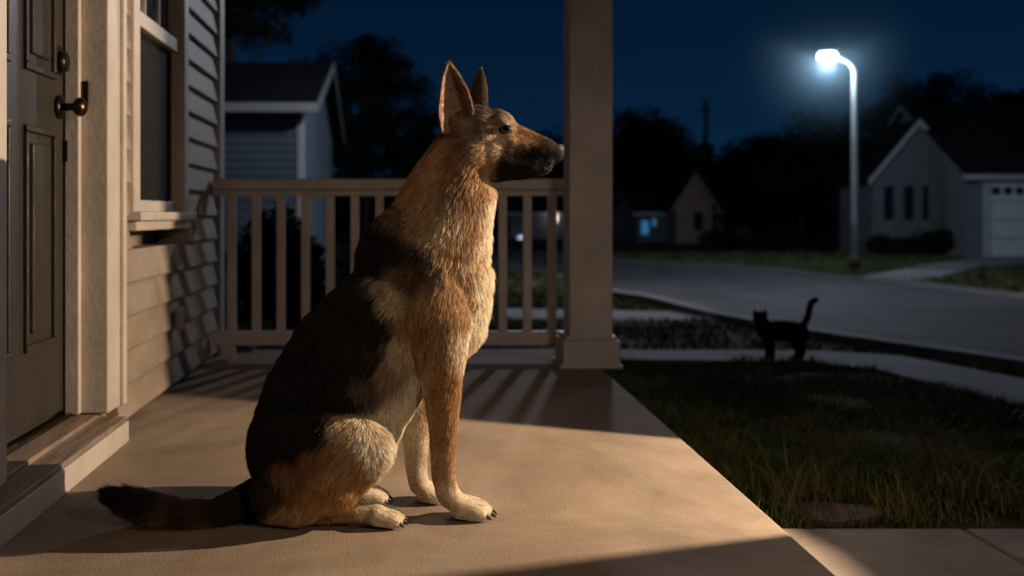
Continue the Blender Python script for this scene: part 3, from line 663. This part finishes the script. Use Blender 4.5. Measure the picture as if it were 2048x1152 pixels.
eyes=[np.array(eyep),np.array([eyep.x,4.38-eyep.y,eyep.z])]
keep=np.ones(len(p),bool)
for e_ in eyes: keep&=((p[:,0]-e_[0])/0.019)**2+((p[:,2]-e_[2])/0.013)**2+((p[:,1]-e_[1])/0.03)**2>1
px_=toPX(p); keep&=~((px_[:,0]>1104)&(px_[:,1]<320)&(px_[:,1]>280))
p,nrm=p[keep],nrm[keep]
col=chunks(lambda a:colorfield(a,5.0),p); fl,ln,lf=chunks(flowfield,p)
ag=(rng.random(len(p))<0.06)[:,None]; col=np.where(ag&(ln[:,None]>.013),col*0.45,col)
lb=(rng.random(len(p))<0.05)[:,None]; col=np.where(lb&(ln[:,None]>.013)&(col[:,:1]<.1),col*0.5+np.array([.11,.08,.05])*0.5,col)
fur('coat',p,nrm,col,fl,ln,lf,np.clip(ln*0.019,0.00025,0.00043),dog)
for em in (earN,earF):
    pe,ne=sample(em,12000)
    sd=np.where(rng.random(len(pe))<.5,1,-1)[:,None]; cam_side=(ne[:,1:2]*sd)<0
    ne2=ne*sd; inner=(cam_side[:,0]) if em is earN else (~cam_side[:,0])
    edge=rng.random(len(pe)); kp=(~inner)|(edge<.22)
    pe=pe+ne2*0.002; pe,ne2,inner=pe[kp],ne2[kp],inner[kp]
    ce=np.where(inner[:,None],np.array([.40,.27,.18]),np.array([.10,.06,.035]))
    fle=np.tile(np.array([-.1,0,1.0]),(len(pe),1))
    fur('ear_fur',pe,ne2,ce,fle,np.where(inner,.009,.006),np.full(len(pe),.15),np.full(len(pe),.0003),dog,0.3,800)
for k in range(9):
    h_,n_=hit(1050+rng.uniform(0,45),335+rng.uniform(0,22))
    if h_ is None: continue
    b=h_+Vector((rng.uniform(.0,.02),-0.012,rng.uniform(-.022,-.01)))
    tube('whisker',[h_,(h_+b)/2+Vector((0,0,.002)),b],[0.00022,0.00018,0.00005],M_lid,dog,4)

# --- cat
d=6.2; C=Blob(); gzc=gz(d)
def X(px,py,r,l,dd=d): return (px,py,r,l,dd)
C.chain([X(1535,662,20,19),X(1560,661,21,21),X(1585,663,21,21),X(1598,664,19,19)])
C.chain([X(1530,660,18,16),X(1524,645,14,12),X(1521,636,12,12)])
C.e(1520,635,14,13,14,d); C.e(1513,640,7,6,7,d-.02)
for s,dd in ((0,d+.05),(1,d-.05)):
    C.chain([X(1533+s*4,670,13,9,dd),X(1536+s*8,695,7,6,dd),X(1535+s*10,714,5,5,dd)]); g=VY+F*(H-gzc-0.015)/dd
    C.chain([X(1535+s*10,714,5,5,dd),X(1533+s*12,g,5,5,dd),X(1528+s*12,g+1,5,6,dd)])
    C.chain([X(1593+s*6,668,17,10,dd),X(1590+s*12,688,10,8,dd),X(1597+s*9,704,6,5,dd),X(1590+s*10,g-4,5,5,dd),X(1582+s*12,g,5,6,dd)])
C.chain([X(1602,655,8,8),X(1610,645,7,7),X(1617,630,6.5,6.5),X(1619,615,6.5,6.5),X(1623,604,6.5,6.5),X(1631,600,6,6)])
cm=C.mesh('cat_body',0.006,3)
cat=empty('black_cat',(xg(1560,d),d,gzc)); M_cat=mat('black_cat_fur',(0.006,0.0055,0.005),0.85,30,0.3,spec=0.05)
link('body',cm,M_cat,cat,True)
for px0,dd in ((1510,d-.02),(1531,d+.0)):
    a=P(px0,628,dd); k=d/F
    V=[a+Vector((-6*k,0,-3*k)),a+Vector((6*k,0,-2*k)),a+Vector((0,6*k,-2*k)),a+Vector((0,-5*k,-2*k)),a+Vector((-1*k,0,12*k))]
    pymesh('ear',V,[[0,3,4],[3,1,4],[1,2,4],[2,0,4]],M_cat,cat)
for px0 in (1512,1522): ellipsoid('eye',P(px0,634,d-.055),(.005,.004,.005),M_eye,cat,3)

# ---------------------------------------------------------------- added lamps: unseen key and fill, invented fixtures
def spot(name,loc,target,power,col,size,ang,blend,parent=None):
    l=bpy.data.lights.new(name,'SPOT'); l.energy=power; l.color=col; l.shadow_soft_size=size; l.spot_size=math.radians(ang); l.spot_blend=blend
    o=bpy.data.objects.new(name,l); o.location=loc; o.rotation_euler=(Vector(target)-Vector(loc)).to_track_quat('-Z','Y').to_euler(); COL.objects.link(o)
    if parent: adopt(o,parent)
    return o
KX,KY,KZ=1.94,2.40,1.12
fl_=empty('added_key_flood',(KX+.2,KY,-0.2))  # unseen key lamp, added and placed to match the shadow directions
tube('post',[(KX+.22,KY,-0.2),(KX+.22,KY,KZ)],[0.03,0.025],M_black,fl_,12)
tube('hood',[(KX+.08,KY,KZ+.02),(KX+.22,KY,KZ+.06)],[0.075,0.04],M_black,fl_,18)
def plate(name,az,side):
    d=Vector((-math.cos(az),math.sin(az),0)); n=Vector((d.y,-d.x,0))*(-1)
    if n.y*side<0: n=-n
    b=Vector((KX,KY,KZ)); V=[]
    for (s,t) in ((-0.03,0.0),(0.30,0.0),(0.30,0.004),(-0.03,0.004)):
        q=b+d*s+n*(t+0.008)
        V+= [q+Vector((0,0,-0.45)),q+Vector((0,0,0.3))]
    pymesh(name,V,[[0,2,3,1],[2,4,5,3],[4,6,7,5],[6,0,1,7],[0,6,4,2],[1,3,5,7]],M_black,fl_)
plate('barn_door',math.radians(22),1); plate('key_blocker_near',math.radians(-16.5),-1)  # plates added beside the bulb to cut the key beam on the floor
spot('key_spot',(KX,KY,KZ),(0.1,2.40,0.38),420,(1.0,0.73,0.49),0.006,72,0.25,fl_)
fl2=empty('added_fill_lantern',(1.9,-0.3,-0.2))  # unseen fill light added behind the camera, dressed as a post lantern
tube('post',[(1.98,-0.36,-0.2),(1.98,-0.36,1.7)],0.025,M_black,fl2,12)
tube('cap',[(1.98,-0.36,1.95),(1.98,-0.36,2.02)],[0.13,0.02],M_black,fl2,16)
spot('fill_spot',(1.9,-0.28,1.85),(0.75,2.1,0.25),84,(1.0,0.73,0.50),0.10,64,1.0,fl2)
ml=bpy.data.lights.new('ambient_fill','SUN'); ml.energy=0.05; ml.color=(0.5,0.72,1.0); ml.angle=math.radians(0.5)  # faint blue sun added as ambient fill for the background
mo=bpy.data.objects.new('ambient_fill_sun',ml); mo.rotation_euler=(math.radians(50),0,math.radians(20)); COL.objects.link(mo)

# ---------------------------------------------------------------- world
W=bpy.data.worlds.new('World'); S.world=W; W.use_nodes=True; N=W.node_tree.nodes; L=W.node_tree.links; bg=N['Background']
tc=N.new('ShaderNodeTexCoord'); sp=N.new('ShaderNodeSeparateXYZ'); L.new(tc.outputs['Generated'],sp.inputs[0])
r=N.new('ShaderNodeValToRGB'); e=r.color_ramp.elements; e[0].position=0.0; e[0].color=(0.0032,0.022,0.054,1); e[1].position=0.30; e[1].color=(0.0008,0.0057,0.020,1)
x=e.new(0.12); x.color=(0.0016,0.0120,0.035,1)
L.new(sp.outputs['Z'],r.inputs[0]); L.new(r.outputs[0],bg.inputs['Color']); bg.inputs['Strength'].default_value=1.0
# ---------------------------------------------------------------- camera
cd=bpy.data.cameras.new('camera'); co=bpy.data.objects.new('camera',cd); COL.objects.link(co)
co.location=(0,0,H); co.rotation_euler=(math.radians(90),0,0); cd.sensor_width=36; cd.lens=35.0
cd.shift_x=(1024-VX)/2048; cd.shift_y=-(576-VY)/2048; cd.clip_end=1500; cd.clip_start=0.05
cd.dof.use_dof=True; cd.dof.focus_distance=2.13; cd.dof.aperture_fstop=2.5
S.camera=co
S.view_settings.view_transform='Standard'; S.view_settings.look='None'; S.view_settings.exposure=0
